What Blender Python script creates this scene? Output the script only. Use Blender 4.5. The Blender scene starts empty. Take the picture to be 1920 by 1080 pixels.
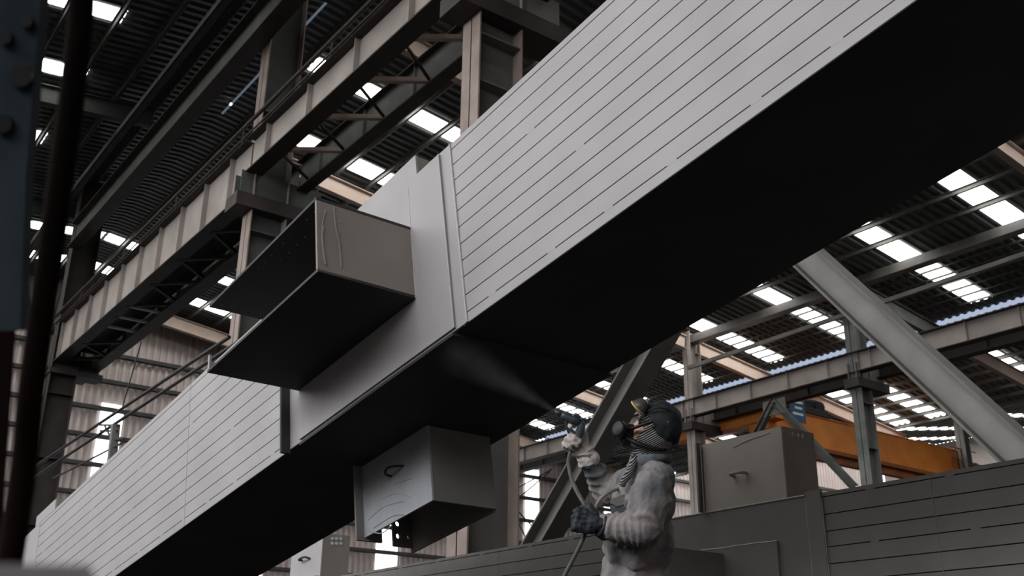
import bpy, bmesh, math, random
from mathutils import Vector, Matrix, noise
random.seed(7)
S = bpy.context.scene
COL = S.collection
PI = math.pi
# ------------------------------------------------------------------ camera geometry
FPX = 1955.4
CAM = Vector((0, 0, 0.4))
RT = Vector((0.8029, -0.5960, 0.0103)).normalized()
FW = Vector((0.5516, 0.7494, 0.3661)).normalized()
UP = RT.cross(FW).normalized()
RT = FW.cross(UP).normalized()

def ray(x, y):
    return FW + RT * ((x - 960) / FPX) - UP * ((y - 540) / FPX)
def at(x, y, d):
    return CAM + ray(x, y) * d
def onp(x, y, p0, n):
    r = ray(x, y); p0 = Vector(p0); n = Vector(n)
    return CAM + r * ((p0 - CAM).dot(n) / r.dot(n))
def onX(x, y, c): return onp(x, y, (c, 0, 0), (1, 0, 0))
def onY(x, y, c): return onp(x, y, (0, c, 0), (0, 1, 0))
def onZ(x, y, c): return onp(x, y, (0, 0, c), (0, 0, 1))

# ------------------------------------------------------------------ materials
def nodes(name):
    m = bpy.data.materials.new(name); m.use_nodes = True
    nt = m.node_tree; nt.nodes.clear()
    o = nt.nodes.new('ShaderNodeOutputMaterial')
    return m, nt, o
def paint(name, c1, c2=None, rough=.6, scale=3., metal=0., bump=0., bscale=60., detail=6., spec=.4, lo=.35, hi=.65):
    m, nt, o = nodes(name)
    b = nt.nodes.new('ShaderNodeBsdfPrincipled')
    b.inputs['Roughness'].default_value = rough; b.inputs['Metallic'].default_value = metal
    b.inputs['Specular IOR Level'].default_value = spec
    b.inputs['Base Color'].default_value = (*c1, 1)
    tc = nt.nodes.new('ShaderNodeTexCoord')
    if c2:
        n = nt.nodes.new('ShaderNodeTexNoise'); n.inputs['Scale'].default_value = scale; n.inputs['Detail'].default_value = detail
        r = nt.nodes.new('ShaderNodeValToRGB')
        r.color_ramp.elements[0].position = lo; r.color_ramp.elements[1].position = hi
        r.color_ramp.elements[0].color = (*c1, 1); r.color_ramp.elements[1].color = (*c2, 1)
        nt.links.new(tc.outputs['Object'], n.inputs['Vector']); nt.links.new(n.outputs['Fac'], r.inputs['Fac'])
        nt.links.new(r.outputs['Color'], b.inputs['Base Color'])
    if bump:
        n2 = nt.nodes.new('ShaderNodeTexNoise'); n2.inputs['Scale'].default_value = bscale; n2.inputs['Detail'].default_value = 4
        bp = nt.nodes.new('ShaderNodeBump'); bp.inputs['Strength'].default_value = bump; bp.inputs['Distance'].default_value = .01
        nt.links.new(tc.outputs['Object'], n2.inputs['Vector']); nt.links.new(n2.outputs['Fac'], bp.inputs['Height'])
        nt.links.new(bp.outputs['Normal'], b.inputs['Normal'])
    nt.links.new(b.outputs[0], o.inputs['Surface'])
    return m
def glow(name, col, s):
    m, nt, o = nodes(name)
    e = nt.nodes.new('ShaderNodeEmission'); e.inputs['Color'].default_value = (*col, 1); e.inputs['Strength'].default_value = s
    nt.links.new(e.outputs[0], o.inputs['Surface'])
    return m
def stripes(name, c1, c2, scale, ang=0., thr=.75):
    m, nt, o = nodes(name)
    b = nt.nodes.new('ShaderNodeBsdfPrincipled'); b.inputs['Roughness'].default_value = .9
    tc = nt.nodes.new('ShaderNodeTexCoord'); mp = nt.nodes.new('ShaderNodeMapping'); mp.inputs['Rotation'].default_value = (0, ang, 0)
    w = nt.nodes.new('ShaderNodeTexWave'); w.bands_direction = 'Z'; w.inputs['Scale'].default_value = scale; w.inputs['Distortion'].default_value = 1.2
    w.inputs['Detail Scale'].default_value = .6
    r = nt.nodes.new('ShaderNodeValToRGB'); r.color_ramp.elements[0].position = thr - .12; r.color_ramp.elements[1].position = thr + .1
    r.color_ramp.elements[0].color = (*c1, 1); r.color_ramp.elements[1].color = (*c2, 1)
    nt.links.new(tc.outputs['Object'], mp.inputs['Vector']); nt.links.new(mp.outputs[0], w.inputs['Vector'])
    nt.links.new(w.outputs['Fac'], r.inputs['Fac']); nt.links.new(r.outputs['Color'], b.inputs['Base Color'])
    nt.links.new(b.outputs[0], o.inputs['Surface'])
    return m

SKY_L = 7.0
MIST = 9.0
M = dict(
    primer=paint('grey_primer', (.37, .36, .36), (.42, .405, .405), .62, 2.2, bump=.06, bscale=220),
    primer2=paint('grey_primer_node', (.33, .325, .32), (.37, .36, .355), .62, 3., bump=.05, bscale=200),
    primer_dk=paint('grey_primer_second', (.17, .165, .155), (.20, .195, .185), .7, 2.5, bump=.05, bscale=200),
    weld=paint('weld_bead', (.52, .51, .50), (.42, .41, .40), .5, 40),
    pad=paint('wrapped_tape', (.36, .37, .385), (.31, .32, .335), .55, 6, bump=.2, bscale=25),
    rustdark=paint('dark_steel', (.028, .026, .025), (.045, .036, .032), .75, 2),
    steel=paint('painted_steel', (.115, .115, .105), (.17, .165, .15), .7, 1.6, bump=.1, bscale=14),
    steelw=paint('weathered_web', (.27, .245, .225), (.37, .325, .30), .75, 1.2, bump=.1, bscale=10),
    steelg=paint('green_grey_web', (.12, .132, .127), (.20, .21, .195), .75, 1.5),
    greendk=paint('dark_green_steel', (.06, .07, .066), (.095, .103, .097), .75, 1.5),
    flange=paint('flange_pink_grey', (.22, .175, .155), (.30, .24, .21), .75, 2.5),
    leg=paint('gantry_grey', (.175, .172, .163), (.22, .215, .205), .65, 2, bump=.06, bscale=60),
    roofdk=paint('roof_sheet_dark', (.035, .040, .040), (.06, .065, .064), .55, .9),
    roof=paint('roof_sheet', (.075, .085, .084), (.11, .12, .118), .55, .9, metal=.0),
    shade_steel=paint('shade_painted_steel', (.030, .031, .031), (.045, .045, .044), .7, 2.0),  # near-black tone paints in the shade under girder and bracket
    purlin=paint('purlin_steel', (.085, .083, .078), (.14, .133, .122), .42, 1.5),
    rafter=paint('rafter_beige', (.42, .33, .28), (.50, .40, .34), .8, 1),
    wall=paint('wall_sheet', (.43, .375, .355), (.52, .45, .43), .7, .5),
    girt=paint('girt_steel', (.035, .038, .038), (.055, .056, .055), .8, 2),
    floor=paint('floor_concrete', (.010, .010, .0095), (.016, .015, .014), .85, .6),
    orange=paint('crane_orange', (.72, .25, .04), (.60, .19, .03), .6, 1.2, bump=.05, bscale=20),
    orange_dk=paint('crane_dark_orange', (.28, .085, .02), (.20, .06, .015), .7, 2),
    black=paint('black_rubber', (.006, .0065, .0075), (.012, .012, .013), .5, 30),
    blackcap=paint('black_cap_cloth', (.008, .010, .013), (.022, .026, .030), .75, 25, bump=.3, bscale=60),
    denim=paint('work_jacket', (.062, .08, .10), (.28, .262, .25), .95, 5., bump=.35, bscale=70, lo=.34, hi=.56),
    denimdk=paint('work_jacket_dark', (.085, .11, .135), (.18, .19, .20), .95, 8., bump=.3, bscale=70),
    trouser=paint('work_trousers', (.05, .06, .075), (.085, .09, .1), .95, 9),
    glovew=paint('white_knit_glove', (.72, .67, .63), (.42, .38, .36), .95, 28., bump=.4, bscale=120),
    gloveb=paint('dark_glove', (.010, .013, .020), (.028, .033, .045), .65, 30, bump=.4, bscale=50),
    skin=paint('skin', (.56, .33, .26), (.62, .38, .30), .5, 20),
    scarf=stripes('striped_scarf', (.012, .012, .013), (.36, .345, .33), 38., .7, .72),
    gun=paint('spray_gun_metal', (.12, .15, .16), (.05, .06, .065), .4, 30, metal=.3),
    hose=paint('grey_hose', (.075, .08, .082), (.11, .112, .11), .55, 20),
    hosel=paint('pale_hose', (.27, .26, .25), (.22, .21, .2), .55, 20),
    yellow=paint('yellow_trim', (.62, .46, .16), (.5, .36, .12), .6, 20),
    visor=paint('visor_grey', (.06, .065, .06), (.12, .115, .10), .35, 30),
    pole=paint('brown_black_pole', (.006, .0045, .004), (.012, .007, .005), .95, 3, spec=.05),
    bluegrey=paint('blue_grey_post', (.022, .034, .043), (.05, .068, .08), .8, 9, spec=.15),
    signblue=paint('sign_blue', (.012, .06, .13), (.016, .075, .15), .5, 3),
    signwhite=paint('sign_white', (.6, .65, .7), None, .6),
    brownbox=paint('brown_grey_primer', (.26, .235, .205), (.30, .27, .24), .7, 3),
    stubgrey=paint('brown_grey_stub', (.36, .33, .30), (.41, .375, .34), .7, 3),
    trestle=paint('trestle_steel', (.05, .05, .05), (.08, .075, .07), .8, 3),
    sky=glow('skylight_panel', (1, .985, .955), SKY_L),
    skyblue=glow('gutter_light', (.62, .72, .95), .62),
    slit=glow('vent_daylight', (.62, .74, .95), .16),
    win=glow('window_panel', (.93, .98, 1.0), 4.0),
)

# ------------------------------------------------------------------ mesh helpers
def link(name, me, mat, parent=None, smooth=False):
    o = bpy.data.objects.new(name, me); COL.objects.link(o)
    if mat:
        me.materials.clear(); me.materials.append(M[mat] if isinstance(mat, str) else mat)
    if smooth:
        for p in me.polygons: p.use_smooth = True
    if parent: o.parent = parent
    return o
class MB:
    def __init__(s): s.bm = bmesh.new()
    def box(s, a, b, bev=0.):
        a, b = Vector(a), Vector(b)
        lo = Vector([min(a[i], b[i]) for i in range(3)]); hi = Vector([max(a[i], b[i]) for i in range(3)])
        vs = [s.bm.verts.new((x, y, z)) for x in (lo.x, hi.x) for y in (lo.y, hi.y) for z in (lo.z, hi.z)]
        fs = [s.bm.faces.new([vs[i] for i in f]) for f in ((0, 1, 3, 2), (4, 6, 7, 5), (0, 4, 5, 1), (2, 3, 7, 6), (0, 2, 6, 4), (1, 5, 7, 3))]
        if bev:
            es = list({e for f in fs for e in f.edges})
            bmesh.ops.bevel(s.bm, geom=es, offset=bev, segments=1, affect='EDGES')
        return s
    def hexa(s, p):  # 8 points: 4 bottom loop, 4 top loop
        vs = [s.bm.verts.new(q) for q in p]
        for f in ((3, 2, 1, 0), (4, 5, 6, 7), (0, 1, 5, 4), (1, 2, 6, 5), (2, 3, 7, 6), (3, 0, 4, 7)): s.bm.faces.new([vs[i] for i in f])
        return s
    def bar(s, p, q, w, h, up=(0, 0, 1)):
        p, q = Vector(p), Vector(q); d = (q - p).normalized(); up = Vector(up)
        x = d.cross(up).normalized() * (w / 2); z = x.cross(d).normalized() * (h / 2)
        return s.hexa([p - x - z, p + x - z, q + x - z, q - x - z, p - x + z, p + x + z, q + x + z, q - x + z])
    def tube(s, pts, r, n=10, cap=True):
        pts = [Vector(p) for p in pts]; R = r if isinstance(r, (list, tuple)) else [r] * len(pts)
        rings = []; prev = None
        for i, p in enumerate(pts):
            d = (pts[min(i + 1, len(pts) - 1)] - pts[max(i - 1, 0)]).normalized()
            if prev is None:
                prev = d.orthogonal().normalized()
            prev = (prev - d * prev.dot(d)).normalized(); y = d.cross(prev)
            rings.append([s.bm.verts.new(p + (prev * math.cos(2 * PI * k / n) + y * math.sin(2 * PI * k / n)) * R[i]) for k in range(n)])
        for a, b in zip(rings, rings[1:]):
            for k in range(n): s.bm.faces.new([a[k], a[(k + 1) % n], b[(k + 1) % n], b[k]])
        if cap:
            s.bm.faces.new(rings[0][::-1]); s.bm.faces.new(rings[-1])
        return s
    def ell(s, c, r, ax=None, u=20, v=12):
        """ellipsoid; ax = 3 axis vectors"""
        c = Vector(c); m = Matrix.Identity(3) if ax is None else Matrix([Vector(a) for a in ax]).transposed()
        mm = Matrix.Translation(c) @ (m @ Matrix.Diagonal(Vector(r))).to_4x4()
        bmesh.ops.create_uvsphere(s.bm, u_segments=u, v_segments=v, radius=1, matrix=mm)
        return s
    def cap(s, p, q, r1, r2, n=14):
        """tapered capsule"""
        p, q = Vector(p), Vector(q)
        s.tube([p, q], [r1, r2], n); s.ell(p, (r1,) * 3, None, 14, 8); s.ell(q, (r2,) * 3, None, 14, 8)
        return s
    def done(s, name, mat, parent=None, smooth=False):
        bmesh.ops.recalc_face_normals(s.bm, faces=s.bm.faces)
        me = bpy.data.meshes.new(name); s.bm.to_mesh(me); s.bm.free()
        return link(name, me, mat, parent, smooth)
def box(name, a, b, mat, parent=None, bev=0.): return MB().box(a, b, bev).done(name, mat, parent)
def spline(pts, n=12):
    P = [Vector(p) for p in pts]; out = []
    for i in range(len(P) - 1):
        p0, p1, p2, p3 = P[max(i - 1, 0)], P[i], P[i + 1], P[min(i + 2, len(P) - 1)]
        for k in range(n):
            t = k / n
            out.append(.5 * ((2 * p1) + (p2 - p0) * t + (2 * p0 - 5 * p1 + 4 * p2 - p3) * t * t + (3 * p1 - p0 - 3 * p2 + p3) * t ** 3))
    return out + [P[-1]]
def tag(o, label=None, cat=None, group=None, kind=None):
    if label: o['label'] = label
    if cat: o['category'] = cat
    if group: o['group'] = group
    if kind: o['kind'] = kind
    return o
def thing(name, label, cat, loc=(0, 0, 0), group=None, rot=None):
    o = bpy.data.objects.new(name, None); COL.objects.link(o); o.empty_display_size = .2
    o.matrix_world = Matrix.Translation(Vector(loc)) @ (rot.to_4x4() if rot else Matrix.Identity(4))
    return tag(o, label, cat, group)
def plate_holes(name, o, ux, uy, w, h, t, holes, mat, parent, n=14):
    """plate of size w x h at o spanned by ux, uy, thickness t along ux x uy, with round holes (u, v, r)"""
    bm = bmesh.new(); o, ux, uy = Vector(o), Vector(ux), Vector(uy); nn = ux.cross(uy).normalized()
    es = []
    def loop(pts):
        vs = [bm.verts.new(p) for p in pts]
        for i in range(len(vs)): es.append(bm.edges.new((vs[i], vs[(i + 1) % len(vs)])))
    loop([o, o + ux * w, o + ux * w + uy * h, o + uy * h])
    for (u, v, r) in holes:
        loop([o + ux * (u + r * math.cos(2 * PI * k / n)) + uy * (v + r * math.sin(2 * PI * k / n)) for k in range(n)])
    bmesh.ops.triangle_fill(bm, use_beauty=True, use_dissolve=False, edges=es)
    res = bmesh.ops.extrude_face_region(bm, geom=list(bm.faces))
    bmesh.ops.translate(bm, verts=[v for v in res['geom'] if isinstance(v, bmesh.types.BMVert)], vec=nn * t)
    bmesh.ops.recalc_face_normals(bm, faces=bm.faces)
    me = bpy.data.meshes.new(name); bm.to_mesh(me); bm.free()
    return link(name, me, mat, parent)
def ibeam(mb, p, q, depth, width, tw=.015, tf=.025, up=(0, 0, 1)):
    """I-section from p to q; depth measured along up (made square to the axis)"""
    p, q, up = Vector(p), Vector(q), Vector(up); d = (q - p).normalized()
    z = (up - d * up.dot(d)).normalized()
    o = z * (depth / 2 - tf / 2)
    mb.bar(p + o, q + o, width, tf, z); mb.bar(p - o, q - o, width, tf, z); mb.bar(p, q, tw, depth - 2 * tf, z)
    return mb
def remesh(mb, name, mat, parent, voxel, smooth=4, disp=0., dscale=.05, fold=None):
    o = mb.done(name + '_src', None)
    r = o.modifiers.new('r', 'REMESH'); r.mode = 'VOXEL'; r.voxel_size = voxel
    if smooth:
        sm = o.modifiers.new('s', 'SMOOTH'); sm.iterations = smooth; sm.factor = .5
    dg = bpy.context.evaluated_depsgraph_get(); dg.update()
    me = bpy.data.meshes.new_from_object(o.evaluated_get(dg))
    bpy.data.objects.remove(o)
    if disp or fold:
        me.calc_loop_triangles() if hasattr(me, 'calc_loop_triangles') else None
        co = [(v.co.copy(), v.normal.copy()) for v in me.vertices]
        for v, (c, nn) in zip(me.vertices, co):
            k = 0.
            if disp: k += disp * noise.noise(c / dscale)
            if fold: k += fold(c)
            v.co = c + nn * k
    me.name = name
    return link(name, me, mat, parent, True)

# ------------------------------------------------------------------ hall shell
RIDGE_X, VAL_X, RX = 9.05, 42.9, 66.0
LX, Y0, Y1 = -14.0, -14.0, 44.2
ZD, SD, YD = 13.4, .16, 33.2
def roof_z(X):
    if X <= RIDGE_X: return 14.1 - .13 * (RIDGE_X - 28.8) - .1 * (RIDGE_X - X)
    if X <= VAL_X: return 14.1 - .13 * (X - 28.8)
    return ZD + SD * (X - VAL_X)
def profile(a, b, per, dep):
    """trapezoid profile positions (t, depth)"""
    out = []; k = math.floor(a / per)
    while k * per < b:
        for f, d in ((0, 0), (.38, 0), (.5, dep), (.88, dep)):
            t = k * per + f * per
            if a <= t <= b: out.append((t, d))
        k += 1
    return out
def roof_sheet(name, xa, xb, mat, ya=Y0, yb=Y1 + .3, off=0., per=.3, dep=.055):
    bm = bmesh.new(); rows = []
    for t, d in profile(ya, yb, per, dep):
        rows.append([bm.verts.new((x, t, roof_z(x) + off + d)) for x in (xa, xb)])
    for r, q in zip(rows, rows[1:]): bm.faces.new((r[0], r[1], q[1], q[0]))
    me = bpy.data.meshes.new(name); bm.to_mesh(me); bm.free()
    return link(name, me, mat)
def S_(o): return tag(o, kind='structure')
E_ = 1e-3
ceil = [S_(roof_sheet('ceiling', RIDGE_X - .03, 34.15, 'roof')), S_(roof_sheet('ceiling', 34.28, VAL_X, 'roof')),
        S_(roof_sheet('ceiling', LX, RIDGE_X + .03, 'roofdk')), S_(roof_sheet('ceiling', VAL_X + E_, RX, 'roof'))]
S_(box('floor', (LX - 6, Y0 - 6, -.2), (RX, Y1 + 1, 0), 'floor'))
# end wall of vertical ribbed sheet
bm = bmesh.new(); prev = None
for t, d in profile(LX, RX, .30, .085):
    v = (bm.verts.new((t, Y1 + d, 0)), bm.verts.new((t, Y1 + d, roof_z(t))))
    if prev: bm.faces.new((prev[0], v[0], v[1], prev[1]))
    prev = v
me = bpy.data.meshes.new('wall_back'); bm.to_mesh(me); bm.free()
wall = S_(link('wall_back', me, 'wall'))
for z in [.9 + 1.17 * k for k in range(12)]:
    MB().box((LX, Y1 - .2, z - .09), (RX, Y1 - .02, z - .07)).box((LX, Y1 - .2, z - .09), (RX, Y1 - .18, z + .09)).done('girt', 'girt', wall)
S_(box('wall_left', (LX - .2, Y0, 0), (LX, Y1, 8.0), 'wall'))
S_(box('wall_right', (RX, Y0, 0), (RX + .2, Y1, roof_z(RX)), 'wall'))
nwin = 0
def window(a, b, mat):
    global nwin; nwin += 1
    return S_(box('window_%d' % nwin, a, b, mat))
for (xa, xb, za, zb) in ((11.35, 12.28, 2.2, 11.7), (24.75, 25.9, 2.2, 11.7), (33.55, 34.45, 2.2, 11.85), (39.1, 40.0, 2.2, 11.8), (18.2, 19.1, 2.2, 11.7), (52, 53, 2.2, 8)):
    window((xa, Y1 - .03, za), (xb, Y1 - .01, zb), 'win')
# skylight rows: continuous strips of translucent sheet right under the roof sheet, some added unseen for light
ROWS_B = [2.9, 6.5, 10.1, 13.65, 17.2, 22.5, 26.2, 30.15, 34.2, 38.1, 41.25]
def strip(xa, xb, y, w=.84, mat='sky'):
    global nwin; nwin += 1
    o = roof_sheet('window_%d' % nwin, xa, xb, mat, y, y + w, -.035)
    return S_(o)
for y in ROWS_B:
    strip(RIDGE_X + .05 if y > 37 else 13. if y > 33 else 12.4 if y > 29 else 11.5 if y > 25 else 10., 33.3, y)
    strip(36.9 if y < 36 else 41.2, 42.3, y + (2.3 if y < 24 else .4))  # rearmost rows are added where hidden, to brighten the end wall
for y in (6.2, 9.7, 13.2, 16.7, 20.2, 23.1, 26.45, 30.8, 34.4, 38.1, 41.25): strip(-12.5, 8.95 if y > 37 else 5.1, y)
for y in (YD - 8, YD - 4, YD, 36.8, 39, 41, 42.6): strip(44, 64, y, .8)  # rows closest to the end wall are unseen extras that light it
nwin += 1; S_(box('window_%d' % nwin, (34.0, 8, roof_z(34.2) - .012), (34.46, 43, roof_z(34.2) + .09), 'skyblue'))
# purlins and rafters hang under the roof sheets as its parts
def purlin(parent, X, dep=.15, fl=.06, ya=Y0, yb=Y1 - .1, mat='purlin'):
    z = roof_z(X) - .045
    mb = MB().box((X - .006, ya, z - dep), (X + .006, yb, z)).box((X - .006, ya, z - dep), (X + fl, yb, z - dep + .012)).box((X - fl, ya, z - .012), (X + .006, yb, z))
    return mb.done('purlin', mat, parent)
for k in range(-5, 13):
    X = 14.22 + 1.121 * k
    if X > RIDGE_X + .3: purlin(ceil[0], X)
k = 29.75
while k < 33.6: purlin(ceil[0], k, .06, .03); k += .56
k = 35.2
while k < 42.7: purlin(ceil[1], k, .14); k += .89
k = 8.4
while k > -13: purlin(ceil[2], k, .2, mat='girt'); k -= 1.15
k = 43.5
while k < 65: purlin(ceil[3], k, .06, .02); k += 1.15
MB().box((28.85, Y0, 13.55), (29.1, Y1, 13.85)).box((28.8, Y0, 13.52), (29.2, Y1, 13.56)).done('eave_strut', 'purlin', ceil[0])
for Y in (4., 11.8, 19.6, 27.35, 35.2, 43.2):
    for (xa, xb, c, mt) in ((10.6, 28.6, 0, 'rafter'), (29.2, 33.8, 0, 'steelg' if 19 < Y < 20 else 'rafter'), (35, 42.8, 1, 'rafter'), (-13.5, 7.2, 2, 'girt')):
        mb = MB(); ibeam(mb, (xa, Y, roof_z(xa) - .62), (xb, Y, roof_z(xb) - .62), .55, .22)
        mb.done('rafter', mt, ceil[c])
        
# ------------------------------------------------------------------ columns
def column(label, X0, X1, Y, z1, bw=.42, mat='steel', matf='flange', plates=(), cap=None, group=None):
    t = thing('steel_column', label, 'column', ((X0 + X1) / 2, Y, 0), group)
    cx = (X0 + X1) / 2; a, b = X0 - cx, X1 - cx
    MB().box((a, -.012, 0), (b, .012, z1)).done('web', mat, t)
    for xx in (a, b - .025): box('flange', (xx, -bw / 2, 0), (xx + .025, bw / 2, z1), matf, t)
    for z in plates: box('stiffener', (a + .025, -bw / 2 + .02, z), (b - .025, bw / 2 - .02, z + .02), mat, t)
    if cap:
        (ca, cb, z, dz) = cap
        box('bracket', (ca - cx, -bw / 2 - .08, z - dz), (cb - cx, bw / 2 + .08, z), 'rustdark', t)
        for s in (-1, 1):
            MB().box((ca - cx + .1, s * .16 - .01, z), (cb - cx - .1, s * .16 + .01, z + .55)).done('gusset', mat, t)
    box('base_plate', (a - .1, -bw / 2 - .1, 0), (b + .1, bw / 2 + .1, .04), mat, t)
    return t
XA, XB = 7.1, 8.2
column('wide steel column rising behind the spraying worker and striped girder, pinkish front flange', 7.12, 7.9, 10.75, roof_z(7.5) - .1, .44, 'steel', 'flange', (4.2, 8.6, 9.4), (6.75, 8.75, 10.05, .3))
column('dark steel column at upper left carrying twin crane beams behind the open bracket', 7.12, 7.9, 18.9, roof_z(7.5) - .1, .44, 'greendk', 'flange', (8.4, 9.2, 12), (6.75, 8.75, 9.95, .3))
column('farthest dark column at the left edge, by the end wall lattice bracing', 6.9, 7.7, 33.6, roof_z(7.4) - .1, .5, 'rustdark', 'rustdark', (5, 7, 9), (6.85, 8.45, 9.78, .16))
X2 = 28.8
column('column behind the worker with orange crane girder passing by its runway beam', 28.72, 29.3, 27.4, 14.0, .42, 'steelw', 'steelw', (8, 9.5), (28.5, 30.2, 10.3, .3))
column('right hand column standing in front of the orange crane girder', 28.72, 29.3, 19.9, 14.0, .42, 'steel', 'steelg', (8, 9.5), (28.5, 30.2, 10.3, .3))
column('small distant column at the end of the orange crane girder', 42.7, 43.1, 24.6, 13.3, .4, 'steelg', 'steelg', (), (42.2, 43.6, 9.0, .2))

# ------------------------------------------------------------------ crane runway beams
def runway(label, X, ya, yb, zb, h, mat, step, group=None, fw=.36, st0=.6, name='runway_beam'):
    t = thing(name, label, 'beam', (X, ya, zb))
    L = yb - ya
    box('web', (-.01, 0, .03), (.01, L, h - .03), mat, t)
    box('flange', (-fw / 2, 0, 0), (fw / 2, L, .03), 'rustdark', t)
    box('flange', (-fw / 2, 0, h - .03), (fw / 2, L, h), 'rustdark', t)
    y = step * st0
    while y < L - .1:
        for s in (-1, 1):
            box('stiffener', (s * .012, y, .035), (s * (fw / 2 - .06), y + .018, h - .035), mat, t)
        y += step
    return t
ZB = 10.35
runway('near crane runway beam at upper left with lit web panels facing the aisle', XA, 10.95, 18.85, ZB + .12, .86, 'steelw', 1.86, st0=.78)
runway('second crane runway beam parallel behind the near one, streaked green grey web', XB, 10.95, 18.85, ZB + .04, .74, 'steelg', 1.86, st0=.7, fw=.26)
runway('deep far runway beam running down left toward the end wall', XA, 18.95, 35.4, ZB - .38, 1.34, 'steelw', 1.5)
runway('far parallel runway beam whose underside shows right of the deep one', XB, 18.95, 35.4, ZB - .42, 1.2, 'steelg', 1.5)
runway('near end runway beam above the girder at the top edge of the picture', XB, 2.5, 10.55, ZB + .12, .8, 'steelg', 1.86)
runway('long runway beam on the right crossing behind the diagonal gantry legs', X2, 8., 43.8, 10.52, .70, 'steelw', 1.7)
runway('dark runway beam behind the long right hand one, above the orange crane', X2 + 1.1, 8., 43.8, 10.5, .55, 'rustdark', 1.7)
# lacing between the twin beams
t = thing('beam_lacing', 'zigzag bracing bars between the twin runway beams at upper left', 'bracing', (XA, 11, ZB + .3))
y = 11.3; s = 0
while y < 18.4:
    p, q = Vector((0.05, y - 11, -.05)), Vector((1.1, y - 11 + .78, -.05))
    if s % 2: p, q = Vector((1.1, y - 11, -.05)), Vector((0.05, y - 11 + .78, -.05))
    MB().bar(p, q, *((.09, .09) if s % 2 else (.045, .045))).done('lacing_bar', 'rafter' if s % 2 else 'rustdark', t)
    y += .8; s += 1
t = thing('beam_lacing', 'bracing bars and pale cross struts under the deep far runway beams', 'bracing', (XA, 19, ZB - .3))
y = 20.; s = 0
while y < 34.5:
    if 26 < y < 30: MB().bar((0.05, y - 19, -.05), (1.15, y - 19, -.05), .06, .06).done('cross_strut', 'signwhite' if 26.5 < y < 29.5 else 'rustdark', t)
    else: MB().bar((0.05 if s % 2 else 1.15, y - 19, -.05), (1.15 if s % 2 else .05, y - 18, -.05), .08, .08).done('lacing_bar', 'rustdark', t)
    y += 1.; s += 1
MB().box((.2, 0, .3), (1.05, 14.1, .33)).done('soffit_plate', 'rustdark', t)
# handrail along the runway
t = thing('handrail', 'thin dark handrail running along the top of the near runway beam', 'handrail', (XA - .22, 11, ZB + 1.28))
for z in (-.3, -.02): MB().tube([(0, 0, z), (0, 24, z)], .042 if z > -.1 else .02).done('rail', 'rustdark', t)
y = 0
while y <= 24: MB().tube([(0, y, -.38), (0, y, -.02)], .014, 6).done('post', 'rustdark', t); y += 4.
# big dark longitudinal beam under bay roof
t = thing('roof_girder', 'thick dark green girder crossing the roof at upper left', 'girder', (6.9, 8, 13.75))
MB().box((-.012, 0, 0), (.012, 25.2, .8)).done('web', 'greendk', t)
box('flange', (-.2, 0, .8), (.2, 25.2, .83), 'rustdark', t); box('flange', (-.2, 0, -.03), (.2, 25.2, 0), 'rustdark', t)
t = thing('roof_girder', 'slim dark twin purlin beam under the roof left of the green girder', 'girder', (6.35, 8, 14.98))
MB().box((-.1, 0, 0), (-.08, 33, .2)).box((.1, 0, 0), (.12, 33, .2)).box((-.1, 0, 0), (.12, 33, .02)).done('channel', 'girt', t)
# bright ridge slits
for i, (ya, yb) in enumerate(((20.3, 22.3), (23.4, 27.0))):
    tag(box('roof_vent', (RIDGE_X - .02, ya, roof_z(RIDGE_X) - .12), (RIDGE_X + .035, yb, roof_z(RIDGE_X) - .09), 'slit'), ('narrow bright vent slit high in the dark roof beside the upper column', 'narrow bright vent slit in the dark roof left of the upper column')[i], 'vent')

p = onp(433, 196, (RIDGE_X, 0, roof_z(RIDGE_X) - .13), (0, 0, 1))
tag(box('roof_vent', p - Vector((.025, .05, 0)), p + Vector((.025, .05, .03)), 'sky'), 'tiny bright spot of daylight beside the vent slit in the dark roof', 'vent')
# braces of the right column row
t = thing('chevron_brace', 'dark inverted V brace below the right runway beam in front of the orange crane', 'brace', (X2, 23.6, 10.4))
a = onX(1451, 752, X2); 
for (px, py) in ((1602, 914), (1372, 905)):
    q = onX(px, py, X2); mb = MB(); ibeam(mb, Vector((0, a.y - 23.6, a.z - 10.4)), q - Vector((X2, 23.6, 10.4)), .22, .22, up=(0, 1, 0)); mb.done('brace_leg', 'greendk', t)
box('gusset_plate', (-.02, a.y - 24.1, a.z - 10.9), (.02, a.y - 23.1, a.z - 10.35), 'steelg', t)
t = thing('strut', 'long pale strut below the eave above the right runway beam', 'strut', (X2 - .3, 10, 12.6))
p, q = onX(1290, 690, X2 - .3), onX(1920, 477, X2 - .3)
o0 = Vector((X2 - .3, 10, 12.6)); MB().bar(p - o0, q + (q - p) * .3 - o0, .12, .14).done('pipe', 'purlin', t)

# ------------------------------------------------------------------ orange bridge crane
CY = 24.9
t = thing('bridge_crane', 'orange overhead bridge crane girder spanning the far right bay', 'crane', (28.9, CY, 8.9))
zt = onY(1500, 775, CY).z - 8.9; 
MB().box((1.5, -.02, .55), (14.1, 0, zt)).box((1.5, .9, .55), (14.1, .92, zt)).box((1.4, -.06, zt), (14.2, .98, zt + .04)).done('girder', 'orange', t)
MB().box((1.35, -.02, .95), (1.5, .92, zt - .01)).done('girder_end', 'orange', t)
MB().box((1.2, -.5, 1.25), (1.8, 4.9, zt - .02)).done('end_carriage', 'orange', t)
MB().box((1.5, -.3, .40), (14.1, .98, .55)).box((1.5, -.14, 0.1), (13.6, -.1, .4)).done('flange', 'orange_dk', t)
MB().box((13.9, -1.2, .35), (14.8, 2.1, .95)).box((14.2, -.6, .95), (14.7, 1.4, 1.25)).done('end_carriage', 'orange_dk', t)
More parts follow.
